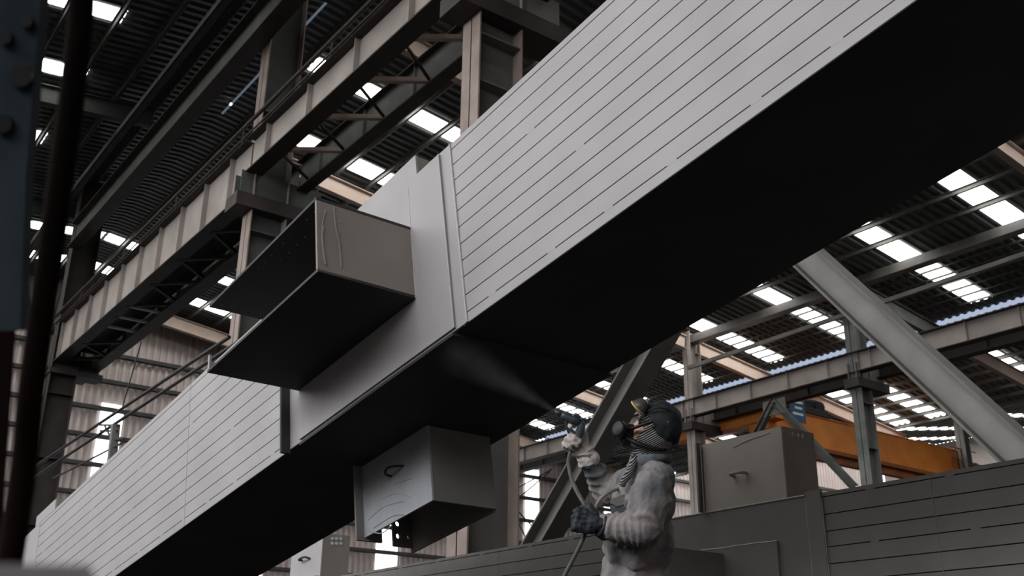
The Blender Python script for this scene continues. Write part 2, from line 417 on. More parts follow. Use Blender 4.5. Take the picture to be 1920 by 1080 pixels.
for k in range(5): MB().tube([(13. + .4 * k, -.25, .95), (13. + .4 * k, -.25, 1.9)], .025, 6).done('rail_post', 'orange_dk', t)
for z in (1.4, 1.9): MB().tube([(13., -.25, z), (15., -.25, z)], .025, 6).done('guard_rail', 'orange_dk', t)
p = onY(1522, 772, CY) - Vector((28.9, CY, 8.9))
t2 = thing('crane_trolley', 'dark hoist trolley sitting on top of the orange crane', 'hoist', (28.9 + p.x, CY, 8.9 + zt + .04))
MB().box((-.7, -.1, 0), (.9, .8, .28), .03).done('frame', 'rustdark', t2)
MB().tube([(-.6, .3, .45), (.3, .3, .45)], [.22, .24], 14).tube([(.3, .3, .45), (.85, .3, .45)], .3, 14).done('drum_motor', 'black', t2)
p = onY(1496, 767, CY - .3)
t2 = thing('sign_board', 'small blue sign with white lines on the orange crane by the trolley', 'sign', (p.x, CY - .3, p.z))
box('board', (-.42, 0, -.5), (.42, .03, .42), 'signblue', t2)
for (z, a, b) in ((.26, -.3, .3), (.04, -.18, .24), (-.2, -.32, .28)):
    MB().box((a, -.012, z - .04), (b, -.002, z + .05)).done('text_line', 'signwhite', t2)
MB().bar((0, .02, -.6), (0, .02, -1.2), .05, .05, (0, 1, 0)).done('stem', 'rustdark', t2)

# ------------------------------------------------------------------ gantry A-frame legs
GX = 10.0
def gp(x, y): return onX(x, y, GX)
def gleg(a, b, label, dep, wid, mat='leg'):
    a, b = gp(*a), gp(*b); d = (b - a)
    foot = a + d * (a.z / (a.z - b.z)); top = a - d * .55
    t = thing('gantry_leg', label, 'gantry leg', foot)
    dirn = (foot - top).normalized(); n = dirn.cross(Vector((1, 0, 0))).normalized()
    MB().bar(top - foot, Vector(), .02, dep - .05, n).done('web', mat, t)
    for s in (-1, 1): MB().bar(top - foot + n * s * (dep / 2 - .015), n * s * (dep / 2 - .015), wid, .03, n).done('flange', 'steel', t)
    for k in (.25, .5, .75):
        c = (top - foot) * k
        MB().bar(c - n * (dep / 2 - .03), c + n * (dep / 2 - .03), wid - .05, .02, dirn).done('stiffener', mat, t) if False else None
    return t
gleg((1218, 660), (1022, 1003), 'diagonal steel gantry leg leaning right behind the spray gun and worker', .36, .36)
gleg((1512, 480), (1905, 843), 'large diagonal steel gantry leg slanting down to the right edge', .36, .26)

# ------------------------------------------------------------------ pipes, wall bracing at left
PXX = 5.4
t = thing('pipe_pair', 'two thin dark pipes sloping across the end wall windows at left', 'pipe', (PXX, 12, 4.4))
o0 = Vector((PXX, 12, 4.4))
for (a, b) in (((20, 905), (430, 632)), ((30, 918), (445, 642))):
    MB().tube([onX(*a, PXX) - o0, onX(*b, PXX) - o0], .03, 8).done('pipe', 'black', t)
t = thing('pipe_bracket', 'small steel post with brackets in front of the left window', 'bracket', onX(213, 860, PXX))
o0 = Vector(t.location)
p = onX(205, 905, PXX) - o0; q = onX(217, 797, PXX) - o0
MB().bar(p, q, .14, .14, (0, 1, 0)).done('post', 'steel', t)
for (a, b) in (((188, 797), (222, 797)), ((188, 808), (220, 808)), ((197, 800), (210, 825)), ((210, 825), (232, 822)), ((100, 897), (230, 830))):
    MB().tube([onX(*a, PXX) - o0, onX(*b, PXX) - o0], .02, 6).done('bracket_arm', 'rustdark', t)
t = thing('lattice_brace', 'crossed lattice bracing against the end wall at the left edge', 'bracing', (6.2, 34, 8))
for (a, b) in (((128, 430), (75, 660)), ((140, 470), (85, 640)), ((78, 560), (105, 625)), ((92, 540), (75, 610)), ((60, 830), (20, 1000)), ((45, 840), (75, 960))):
    MB().bar(onY(*a, 43.95) - Vector((6.2, 34, 8)), onY(*b, 43.95) - Vector((6.2, 34, 8)), .1, .1, (0, 1, 0)).done('lattice_bar', 'girt', t)
t = thing('rod_brace', 'thin crossed rods in front of the window left of the gantry leg', 'bracing', (31, 42, 8))
for (a, b) in (((970, 915), (1035, 880)), ((965, 940), (1030, 885)), ((968, 955), (1020, 1010)), ((966, 970), (990, 1015))):
    MB().tube([onY(*a, 43.95) - Vector((31, 42, 8)), onY(*b, 43.95) - Vector((31, 42, 8))], .04, 6).done('rod', 'girt', t)
t = thing('wire_rope', 'thin wire hanging in front of the end wall above the left window', 'wire', (5, 20, 6))
MB().tube([onX(265, 640, 5.) - Vector((5, 20, 6)), onX(230, 762, 5.) - Vector((5, 20, 6))], .012, 6).done('strand', 'black', t)

# ------------------------------------------------------------------ main box girder (local axes: h across, a along, g up)
Hx = Vector((.9992, .0401, .0028)).normalized(); Gx = Vector((-.0102, .1845, .9828)); Gx = (Gx - Hx * Gx.dot(Hx)).normalized(); Ax = Gx.cross(Hx)
C0 = at(877, 604, 5.6)
FR = Matrix((Hx, Ax, Gx)).transposed()
GROOVES = [1.156, 1.044, .933, .825, .719, .607, .496, .387, .281, .166, .06]
HT, WD = 1.198, 1.165
def striped(mb, a0, a1, grooves, top, bottom, h0=0., th=.022, gap=.0035, axis=0, bridges=((10, .5), (3, 1.3), (6, 2.1)), flip=1):
    zs = [top] + list(grooves) + [bottom]
    for i in range(len(zs) - 1):
        u = zs[i] - (gap if i else 0); l = zs[i + 1] + (gap if i < len(zs) - 2 else 0)
        mb.box((h0, a0, l), (h0 + th, a1, u))
    for gi, st in bridges:
        if gi < len(grooves):
            a = a0 + st * .4
            while a < a1 - .1:
                mb.box((h0 - .0005, a, grooves[gi] - .006), (h0 + th, a + .06, grooves[gi] + .006)); a += st * random.uniform(.8, 1.2)
t = G1 = thing('box_girder', 'huge grey striped box girder hanging diagonally above the worker', 'girder', C0, None, FR)
A0, A1 = -6.4, 9.3
mb = MB(); striped(mb, A0, 0, GROOVES, HT, 0); mb.done('side_panel', 'primer', t)
mb = MB(); striped(mb, 2.0, 7.47, GROOVES, HT, 0); mb.done('side_panel', 'primer', t)
box('side_panel', (0, 7.47, 0), (.022, A1, HT), 'primer', t)
box('side_panel', (-.004, 0, 0), (.022, 2.0, HT), 'primer', t)
MB().box((.023, A0, .0), (.045, A1, HT - .001)).box((WD - .02, A0, 0), (WD, A1, HT - .001)).box((.006, A0, HT - .02), (WD, A1, HT - .002)).done('inner_shell', 'primer2', t)
box('underside_plate', (.002, A0, -.004), (WD, A1, .02), 'shade_steel', t)  # deep shade of the underside is put into its colour
box('node_underside_plate', (-.012, .12, -.024), (WD + .01, 1.84, -.005), 'shade_steel', t)
box('node_cover_plate', (-.018, .1, .012), (-.004, 1.83, HT - .012), 'primer', t)
for (a, g0, g1, r) in ((.0, .0, HT, .007), (.43, .36, .86, .006), (.1, .012, HT - .012, .004), (.43, .86, 1.15, .003), (3.67, 0, HT, .002), (7.47, 0, HT, .006)):
    xx = -.001 if a > 2 else -.004 if a == 0 else -.018
    MB().tube([(xx, a, g0), (xx, a, g1)], r, 6).done('weld_seam', 'primer' if a == 3.67 else 'weld', t)
MB().tube([(0, .03, -.005), (WD, .03, -.005)], .005, 6).done('weld_seam', 'shade_steel', t)
box('edge_stiffener', (-.069, 1.975, -.03), (-.001, 1.995, .82), 'shade_steel', t)  # dark colour stands for the shadowed face of the plate
def local_stub_top(t, a0, a1, g1):
    p = box('stub', (-.002, a0, HT), (.016, a1, g1), 'primer', t); box('stub_plate', (.5, a0, HT), (.516, a1, g1), 'primer', p)
    box('stub_plate', (.016, a0 + .004, HT), (.5, a0 + .018, g1 - .002), 'brownbox', p)
    box('stub_plate', (.016, a1 - .02, HT), (.5, a1 - .004, g1 - .002), 'brownbox', p)
local_stub_top(t, .352, 1.75, 1.352)
local_stub_top(t, 7.0, 7.62, 1.31)
# side bracket
u, v = Vector((1, 0, 0)), Vector((0, 1, 0))
holes = [(.05, .12 + .09 * k, .011) for k in range(2)] + [(.05, .42 + .08 * k, .011) for k in range(6)] + [(.13, .38 + .1 * k, .011) for k in range(4)] + [(.05 + .07 * k, 1.35, .012) for k in range(6)] + [(.05, 1.12, .011), (.05, 1.2, .011)]
br = box('side_bracket', (-.66, .43, .362), (0, .448, .852), 'brownbox', t)
plate_holes('bracket_flange', (-.662, .428, .834), u, v, .66, 1.405, .018, holes, 'shade_steel', br)  # shade inside the bracket is painted into both flanges
box('bracket_flange', (-.66, .43, .36), (0, 1.83, .378), 'shade_steel', br)
MB().box((-.66, 1.805, .378), (-.645, 1.825, .475)).box((-.645, 1.808, .378), (-.52, 1.822, .43)).done('bracket_lip', 'primer', br)
mb = MB()
for (pts, r) in ((((595 + 12, 425), (604, 440), (606, 470), (610, 497)), .006), (((626, 388), (629, 425), (636, 460), (640, 500)), .005), (((611, 395), (605, 415), (604, 440)), .004), (((634, 430), (637, 465), (639, 490)), .003)):
    q = []
    for (x, y) in pts:
        w = onp(x, y, C0 + Ax * .43, Ax) - C0; q.append((w.dot(Hx), .428, w.dot(Gx)))
    mb.tube(spline(q, 6), r, 6)
mb.done('tape_wrinkle', 'brownbox', br)
for k in range(5): MB().ell((-.60 + .09, .43, .43 + .075 * k), (.010, .004, .010), None, 8, 6).done('rivet', 'brownbox', br)
# lower stub
ST0, ST1, SH0, SH1, SG = 1.22, 2.02, .57, 1.08, -.535
st = MB().box((SH0, ST0, SG + .01), (SH0 + .016, ST1, -.024)).done('stub', 'pad', t)
box('stub_plate', (SH0 + .016, ST0 + .003, SG + .012), (SH1, ST0 + .019, -.024), 'primer_dk', st)
box('stub_plate', (SH1 - .016, ST0 + .02, SG), (SH1, ST1 + .18, -.024), 'primer_dk', st)
box('stub_plate', (SH0 - .06, ST1, SG - .01), (SH0 + .14, ST1 + .018, -.024), 'primer_dk', st)
plate_holes('splice_plate', (SH0 + .33, ST1 + .17, SG + .03), (1, 0, 0), (0, 0, 1), .18, .48, .016, [(.045, .075, .019), (.045, .165, .019), (.045, .3, .019), (.13, .075, .012)], 'primer_dk', st)
mb = MB()
for pts, r in ((((740, 908), (760, 900), (774, 897)), .004), (((690, 975), (720, 950), (757, 940)), .004), (((700, 990), (735, 968), (757, 965)), .005), (((692, 995), (715, 1000), (735, 985)), .004), (((715, 935), (745, 925), (772, 932)), .003)):
    q = []
    for (x, y) in pts:
        w = onp(x, y, C0 + Hx * SH0, Hx) - C0; q.append((SH0, w.dot(Ax), w.dot(Gx)))
    mb.tube(spline(q, 6), r, 6)
mb.done('tape_wrinkle', 'pad', st)
w = onp(752, 876, C0 + Hx * SH0, Hx) - C0; ha, hg = w.dot(Ax), w.dot(Gx)
MB().tube(spline([(SH0 + .01, ha - .03, hg), (SH0 - .05, ha + .0, hg - .0), (SH0 - .075, ha + .05, hg - .0), (SH0 - .06, ha + .10, hg - .02), (SH0 + .0, ha + .12, hg - .02)], 6), .008, 8).done('lifting_loop', 'black', st)

# ------------------------------------------------------------------ second box girder lying along the floor
GX2, ZT = 5.77, 1.69
t = G2 = thing('box_girder', 'low striped grey box girder lying behind the worker along the bottom right', 'girder', (GX2, 0, 0))
g2 = [1.661, 1.546, 1.437, 1.337, 1.23, 1.12, 1.01, .9, .79, .68, .58]
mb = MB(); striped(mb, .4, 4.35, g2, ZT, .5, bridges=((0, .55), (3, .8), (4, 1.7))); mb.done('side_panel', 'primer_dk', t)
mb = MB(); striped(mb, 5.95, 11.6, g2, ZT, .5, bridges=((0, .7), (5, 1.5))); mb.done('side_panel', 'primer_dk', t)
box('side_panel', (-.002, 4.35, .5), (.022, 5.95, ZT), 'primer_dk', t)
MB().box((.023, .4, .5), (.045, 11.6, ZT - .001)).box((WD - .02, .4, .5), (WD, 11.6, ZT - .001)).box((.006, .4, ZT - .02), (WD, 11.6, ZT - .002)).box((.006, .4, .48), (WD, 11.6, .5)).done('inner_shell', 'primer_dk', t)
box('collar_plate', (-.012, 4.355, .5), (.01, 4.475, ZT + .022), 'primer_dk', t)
for y in (4.35, 4.48): MB().tube([(-.008, y + random.uniform(-.002, .002), .5 + .05 * k) for k in range(24)], [.004 + random.uniform(-.0015, .002) for k in range(24)], 6).done('weld_seam', 'primer2', t)
for y in (3.55, 8.): MB().tube([(.001, y, .5), (.001, y, ZT)], .003, 6).done('weld_seam', 'primer_dk', t)
MB().tube([(-.004, 4.49, ZT), (-.004, 5.95, ZT)], .006, 6).done('weld_seam', 'weld', t)
wp = lambda x, y: onX(x, y, GX2)
a, b = wp(1460, 1014), wp(1318, 1034)
box('web_patch', (-.022, a.y, .6), (-.002, b.y + .2, a.z), 'primer_dk', t)
MB().tube(spline([(-.02, a.y + (b.y - a.y) * k / 8, a.z + random.uniform(-.003, .003)) for k in range(9)], 3), .005, 6).done('patch_weld', 'weld', t)
c = wp(1364, 1038)
mb = MB().box((-.62, c.y + .02, .78), (-.002, c.y + .036, c.z)).box((-.62, c.y + .036, c.z - .02), (-.002, c.y + .6, c.z - .003)); mb.done('side_bracket', 'primer_dk', t)
MB().tube(spline([(-.45, c.y + .1, c.z), (-.45, c.y + .1, c.z + .04), (-.42, c.y + .2, c.z + .045), (-.42, c.y + .2, c.z)], 5), .007, 8).done('lifting_loop', 'hosel', t)
# upper stub on the second girder
n0 = onZ(1472, 934, ZT); sy0 = n0.y; sz1 = onX(1465, 797, n0.x).z; sy1 = onX(1306, 832, n0.x).y; sx0 = n0.x - GX2 + .02
st = box('stub', (sx0, sy0, ZT), (sx0 + .016, sy1 - .03, sz1), 'stubgrey', t)
box('stub_plate', (sx0 + .016, sy0 + .003, ZT), (sx0 + .36, sy0 + .018, sz1 + .004), 'brownbox', st)
box('stub_plate', (sx0 + .345, sy0 + .018, ZT), (sx0 + .36, sy1, sz1), 'primer_dk', st)
box('stub_plate', (sx0 - .045, sy1 - .02, ZT), (sx0 + .345, sy1 - .004, sz1 + .004), 'primer_dk', st)
MB().tube([(sx0 - .012, sy1 - .032, ZT), (sx0 - .012, sy1 - .032, sz1)], .006, 6).done('edge_weld', 'weld', st)
h = onX(1386, 888, n0.x); MB().tube(spline([(sx0 + .005, h.y - .05, h.z), (sx0 - .05, h.y - .04, h.z), (sx0 - .06, h.y + .02, h.z), (sx0 - .05, h.y + .06, h.z), (sx0 + .005, h.y + .065, h.z - .01)], 5), .012, 8).done('lifting_loop', 'stubgrey', st)
for (x, y) in ((1486, 814), (1497, 816), (1505, 818)):
    w = onY(x, y, sy0); MB().ell((w.x - GX2, sy0 + .002, w.z), (.012, .006, .016), None, 8, 6).done('paint_spot', 'signwhite', st)
MB().tube(spline([(sx0 - .001, sy0 + .1, sz1 - .03), (sx0 - .003, sy0 + .3, sz1 - .045), (sx0 - .001, sy0 + .45, sz1 - .075)], 5), .003, 6).done('tape_wrinkle', 'weld', st)
for yy in (2., 9.5):
    tr = thing('steel_trestle', 'low steel trestle under the %s end of the girder on the floor' % ('near' if yy < 5 else 'far'), 'trestle', (GX2 + WD / 2, yy, 0))
    MB().box((-.6, -.1, .38), (.6, .1, .48)).done('crossbar', 'trestle', tr)
    for s in (-1, 1): MB().bar((s * .5, -.25, 0), (s * .5, -.02, .38), .08, .08, (1, 0, 0)).bar((s * .5, .25, 0), (s * .5, .02, .38), .08, .08, (1, 0, 0)).done('leg', 'trestle', tr)

# third girder: only its stub shows over the second one
TY = 12.0
p0 = onY(602, 1050, TY)
t = thing('box_girder', 'distant girder with pale upright stub showing between the big girder and the low one', 'girder', (p0.x, TY, 0))
pL = onX(546, 1050, p0.x); zt = onY(620, 1001, TY).z; pr = onY(655, 1040, TY)
box('body', (-.15, -.2, .55), (.62, 8, 1.75), 'primer_dk', t)
st = box('stub', (0, 0, 1.75), (.016, pL.y - TY, zt), 'primer', t)
box('stub_plate', (.016, .003, 1.75), (pr.x - p0.x, .02, zt), 'brownbox', st)
box('stub_plate', (pr.x - p0.x - .016, .02, 1.75), (pr.x - p0.x, pL.y - TY, zt), 'brownbox', st)
for r in range(2):
    for cc in range(3):
        w = onY(623 + 8 * cc, 1010 + 9 * r, TY); MB().tube([(w.x - p0.x, -.006, w.z), (w.x - p0.x, .004, w.z)], .02, 10).done('bolt', 'signwhite', st)
h = onX(575, 1049, p0.x); MB().tube(spline([(.0, h.y - TY - .1, h.z), (-.06, h.y - TY - .05, h.z + .02), (-.06, h.y - TY + .1, h.z), (0, h.y - TY + .12, h.z)], 5), .014, 8).done('lifting_loop', 'rustdark', st)
for yy in (1., 7.): box('support_block', (-.1, yy - .15, 0), (.58, yy + .15, .55), 'trestle', t)

# ------------------------------------------------------------------ the worker
D0 = 4.9
def W(x, y, dd=0.): return at(x, y, D0 + dd)
hx = Vector((FW.x, FW.y, 0)).normalized()        # away from the camera, level
LF = -Vector((RT.x, RT.y, 0)).normalized()       # image left: the way the worker faces
Z = Vector((0, 0, 1))
foot = W(1205, 1080); foot.z = 0
P = thing('person', 'worker in grey blue jacket, black cap and respirator, aiming a spray gun at the girder', 'person', foot)
def L(v): return Vector(v) - foot
def Wl(x, y, dd=0.): return W(x, y, dd) - foot
hipL = Wl(1195, 1112)
sh_n, el_n, wr_n = Wl(1224, 914, -.19), Wl(1207, 990, -.25), Wl(1136, 988, -.17)
sh_f, el_f, wr_f = Wl(1180, 908, .17), Wl(1138, 922, .33), Wl(1103, 866, .27)
neck = Wl(1219, 868); chest = Wl(1207, 935); belly = Wl(1196, 1030)
headc = Wl(1226, 806)
tilt = math.radians(22); hf = (LF * math.cos(tilt) + Z * math.sin(tilt)).normalized(); hs = -hx; hu = hs.cross(hf).normalized()
if hu.z < 0: hu = -hu
HA = (hf, hs, hu); BA = (LF, hx, Z)
def hp(f, s, u): return headc + hf * f + hs * s + hu * u
# body: one continuous surface
mb = MB()
mb.ell(hp(-.01, 0, .03), (.095, .074, .088), HA).ell(hp(.03, 0, -.04), (.062, .056, .07), HA)
mb.ell(hp(.082, 0, -.025), (.022, .015, .03), HA).ell(hp(.096, 0, -.03), (.014, .013, .016), HA)            # nose
mb.ell(hp(.066, 0, -.092), (.026, .03, .02), HA).ell(hp(.073, 0, .012), (.018, .05, .012), HA)              # chin, brow
for s in (-1, 1):
    mb.ell(hp(-.012, s * .074, -.01), (.022, .01, .034), HA)                                                     # ears
    mb.ell(hp(.062, s * .035, -.04), (.02, .02, .022), HA)                                                        # cheeks
mb.cap(hp(-.02, 0, -.07), neck, .055, .062)
mb.ell(chest, (.10, .17, .16), BA).ell(belly, (.10, .15, .16), BA).ell(hipL, (.105, .155, .12), BA)
for (a, b, c) in ((sh_n, el_n, wr_n), (sh_f, el_f, wr_f)):
    mb.cap(chest + Z * .1, a, .07, .055).cap(a, b, .048, .042).cap(b, c, .04, .028)
def legp(s):
    kn = hipL * .52 + hx * s * .1 + LF * (.06 * s); ft = hx * s * .13 + LF * (.12 * s) + Z * .09
    return kn, ft
for s in (-1, 1):
    kn, ft = legp(s)
    mb.cap(hipL + hx * s * .08 - Z * .04, kn, .08, .055).cap(kn, ft, .055, .04).cap(ft, ft + LF * .16 - Z * .05, .035, .03)
remesh(mb, 'body', 'skin', P, .007, 3)
for s in (-1, 1):
    MB().ell(hp(.073, s * .03, -.004), (.008, .012, .007), HA, 12, 8).done('eye', 'black', P, True)
# jacket
def ring(mb, c, ax, R, r, tw=0., tilt=0.3, n=20, a0=0., a1=2 * PI):
    ax = Vector(ax).normalized(); a = ax.orthogonal().normalized(); b = ax.cross(a)
    q = Matrix.Rotation(tw, 3, ax); a, b = q @ a, q @ b
    pts = []
    for k in range(n + 1):
        t = a0 + (a1 - a0) * k / n
        pts.append(c + a * R * math.cos(t) + b * R * math.sin(t) + ax * tilt * R * math.cos(t))
    full = a1 - a0 > 6
    mb.tube(pts, r if full else [r * (.25 + .75 * math.sin(PI * k / n)) for k in range(n + 1)], 8, not full)
random.seed(3)
mb = MB()
mb.ell(Wl(1211, 935), (.132, .20, .17), BA).ell(Wl(1197, 1010), (.168, .195, .20), BA).ell(Wl(1193, 1100), (.176, .205, .22), BA)
mb.ell(Wl(1236, 905), (.07, .17, .085), BA).ell(Wl(1175, 945), (.07, .15, .11), BA)
mb.cap(neck - Z * .03, chest + Z * .06, .082, .12)
for s in (-1, 1): mb.cap(neck - Z * .045 + hx * s * .05 - LF * .01, Wl(1224, 908) + hx * s * .15, .06, .078)
mb.cap(sh_n, el_n, .088, .088).cap(el_n, wr_n, .086, .058)
mb.cap(chest + Z * .08 + LF * .03, sh_f, .085, .078).cap(sh_f, el_f, .078, .074).cap(el_f, wr_f, .072, .046)
FOLDS = [(el_n, wr_n, 5.2, .011, .55, .115), (sh_n, el_n, 3.2, .013, 1.1, .13), (el_f, wr_f, 3.6, .010, .6, .10), (sh_f, el_f, 2.6, .006, .5, .11)]
def fold(c):
    a = noise.noise(Vector((c.x * 11, c.y * 11, c.z * 6))); b = noise.noise(Vector((c.x * 26 + 5, c.y * 26, c.z * 20)))
    k = .007 * (1 - 2 * abs(a)) + .004 * (1 - 2 * abs(b)) - .004; w = 0.
    for p, q, n, amp, skew, R in FOLDS:
        d = q - p; t = (c - p).dot(d) / d.length_squared; dist = (c - p - d * t).length
        if -.15 < t < .98 and dist < R:
            ph = t * n + skew * (c.z - p.z) / .1 + 1.1 * noise.noise(c * 7)
            e = min(1., (t + .15) * 4, (.98 - t) * 8)
            k = k * .5 + amp * e * (math.cos(2 * PI * ph) * .7 + .3 * math.cos(4 * PI * ph + .6)) * (.75 + .6 * noise.noise(c * 12 + Vector((3, 1, 7)))); w = 1
    if not w:   # long drapes of the jacket body, fanning from the elbow
        u = (c - belly).dot(LF); v = c.z - belly.z
        ph = (u + .35 * v) * 16 + 1.2 * noise.noise(c * 6); amp = .012 * max(.35, min(1., (.12 - v) * 5))
        k += amp * (1 - 2 * abs(math.sin(PI * ph * .5)))
    return k
jk = remesh(mb, 'jacket', 'denim', P, .0085, 3, .006, .09, fold)
# dark inset side panel, yoke seam, cuff strap, pocket
def surf(x, y, dd): return Wl(x, y, dd)
mb = MB(); cu = []
for k in range(25):
    a = 2 * PI * k / 24
    cu.append(neck + LF * (.085 * math.cos(a) + .004) + hx * .085 * math.sin(a) + Z * (.002 - .022 * math.cos(a)))
mb.tube(cu, .026, 8, False); mb.tube([c + Z * .03 + (neck - c) * .06 for c in cu], .015, 8, False)
mb.cap(Wl(1186, 882, -.07), Wl(1214, 879, -.10), .016, .012)
remesh(mb, 'collar', 'denimdk', P, .006, 2, .004, .03)
def flap(pz, dd, mat, name):
    mb = MB(); vs = [Wl(x, y, dd) for x, y in pz]; f0 = [mb.bm.verts.new(v) for v in vs]; f1 = [mb.bm.verts.new(v + hx * .03) for v in vs]
    mb.bm.faces.new(f0); mb.bm.faces.new(f1[::-1]); n = len(vs)
    for i in range(n): mb.bm.faces.new([f0[i], f1[i], f1[(i + 1) % n], f0[(i + 1) % n]])
    return mb.done(name, mat, P)
flap([(1146, 936), (1172, 926), (1170, 945), (1157, 950), (1145, 943)], -.182, 'denim', 'pocket_flap')
flap([(1143, 947), (1156, 952), (1169, 946), (1172, 964), (1150, 962)], -.178, 'denimdk', 'pocket')
# head wrap
mb = MB()
mb.cap(hp(-.025, 0, -.03), neck + Z * .01 + LF * .02, .09, .076)
mb.ell(hp(-.02, 0, .01), (.103, .086, .098), HA).ell(hp(.012, 0, -.065), (.062, .074, .055), HA).ell(hp(.02, 0, .055), (.072, .07, .045), HA)
remesh(mb, 'head_wrap', 'scarf', P, .006, 2, .004, .03)
mb = MB()
mb.tube(spline([neck + LF * .075 - hx * .05 + Z * .015, Wl(1186, 872, -.09), Wl(1180, 888, -.11), Wl(1170, 902, -.13), Wl(1166, 912, -.13)], 4), [.018] * 12 + [.016] * 4 + [.01], 8)
mb.done('scarf_end', 'scarf', P, True)
# cap: deep crown pulled down at the back
def shell(c, r, axes, cuts, name, mat, parent, disp=.006, th=.004):
    m2 = MB(); m2.ell(c, r, axes, 40, 24)
    for (p, n) in cuts:
        bmesh.ops.bisect_plane(m2.bm, geom=m2.bm.verts[:] + m2.bm.edges[:] + m2.bm.faces[:], plane_co=p, plane_no=n, clear_inner=True)
    bmesh.ops.solidify(m2.bm, geom=m2.bm.faces[:], thickness=th)
    for v in m2.bm.verts: v.co += (v.co - c).normalized() * disp * noise.noise(Vector((v.co.x * 28, v.co.y * 28, v.co.z * 18)))
    return m2.done(name, mat, parent, True)
cc = Wl(1240, 797)
cp = shell(cc, (.098, .102, .114), BA, [(Wl(1216, 792), (-LF * .94 + Z * .34).normalized())], 'cap', 'blackcap', P, .010)
MB().ell(Wl(1252, 791, -.096), (.004, .004, .004), HA, 8, 6).done('cap_button', 'signwhite', cp)
MB().bar(Wl(1256, 835, -.05), Wl(1273, 838, -.05), .022, .014, Z).done('cap_strap', 'black', cp)
for pts in (((1216, 770), (1235, 764), (1256, 768)), ((1222, 800), (1240, 808), (1264, 806)), ((1232, 822), (1248, 826), (1264, 820))):
    MB().tube(spline([Wl(x, y, -.093 + .00004 * (x - 1240) ** 2) for x, y in pts], 5), .0045, 6).done('cap_crease', 'blackcap', cp, True)
# upturned goggle cup with yellow rim
vc = Wl(1196, 766, -.02); vn = (LF * .74 - Z * .60 + hx * .36).normalized(); vu = vn.cross(hx).normalized(); vw = vn.cross(vu)
vz = shell(vc, (.04, .043, .056), (vu, vw, vn), [(vc, -vn)], 'visor', 'visor', P, 0., .003)
MB().tube([vc + vu * .041 * math.cos(2 * PI * k / 28) + vw * .044 * math.sin(2 * PI * k / 28) for k in range(29)], .0052, 8, False).done('visor_rim', 'yellow', vz, True)
mb = MB()
for k in range(3): mb.cap(Wl(1200, 787, .02 - .03 * k), Wl(1203, 774, .01 - .03 * k), .012, .011)
mb.done('visor_band', 'scarf', P, True)
# respirator: body, filter, straps
mb = MB()
mb.ell(Wl(1172, 812), (.040, .042, .048), HA).ell(Wl(1177, 822), (.036, .046, .045), HA).ell(Wl(1182, 808), (.03, .03, .035), HA)
rs = remesh(mb, 'respirator', 'black', P, .005, 2)
for s in (-1, 1):
    c = Wl(1168, 806, s * .042); d = (hx * s * .62 + LF * .75 + Z * .05).normalized()
    MB().tube([c, c + d * .012, c + d * .013, c + d * .034, c + d * .038], [.03, .03, .038, .038, .031], 22).done('filter', 'black', rs, True)
MB().tube([Wl(1172, 824), Wl(1166, 832)], [.02, .016], 12).done('valve', 'black', rs, True)
for s in (-1, 1):
    k = s * 1.
    MB().tube(spline([Wl(1178, 806, k * .04), Wl(1192, 801, k * .078), Wl(1208, 795, k * .092), Wl(1224, 790, k * .10)], 6), .0085, 8).done('strap', 'black', rs, True)
    MB().tube(spline([Wl(1178, 820, k * .04), Wl(1190, 829, k * .078), Wl(1210, 837, k * .09), Wl(1236, 842, k * .085), Wl(1254, 840, k * .06)], 6), .0125, 8).done('strap', 'black', rs, True)
# trousers and boots
mb = MB(); mb.ell(hipL - Z * .06, (.13, .18, .13), BA)
for s in (-1, 1):
    kn, ft = legp(s); mb.cap(hipL + hx * s * .085 - Z * .06, kn, .105, .085).cap(kn, ft + Z * .04, .085, .078)
remesh(mb, 'trousers', 'trouser', P, .012, 3, .008, .06)
for s in (-1, 1):
    ft = hx * s * .13 + LF * (.12 * s)
    mb = MB(); mb.cap(ft + Z * .18, ft + Z * .07, .055, .055).cap(ft + Z * .055 - LF * .03, ft + Z * .045 + LF * .15, .05, .042)
    mb.box(ft + Vector((-.02, -.02, 0)), ft + Vector((.02, .02, .05)))
    remesh(mb, 'boot', 'black', P, .008, 2)
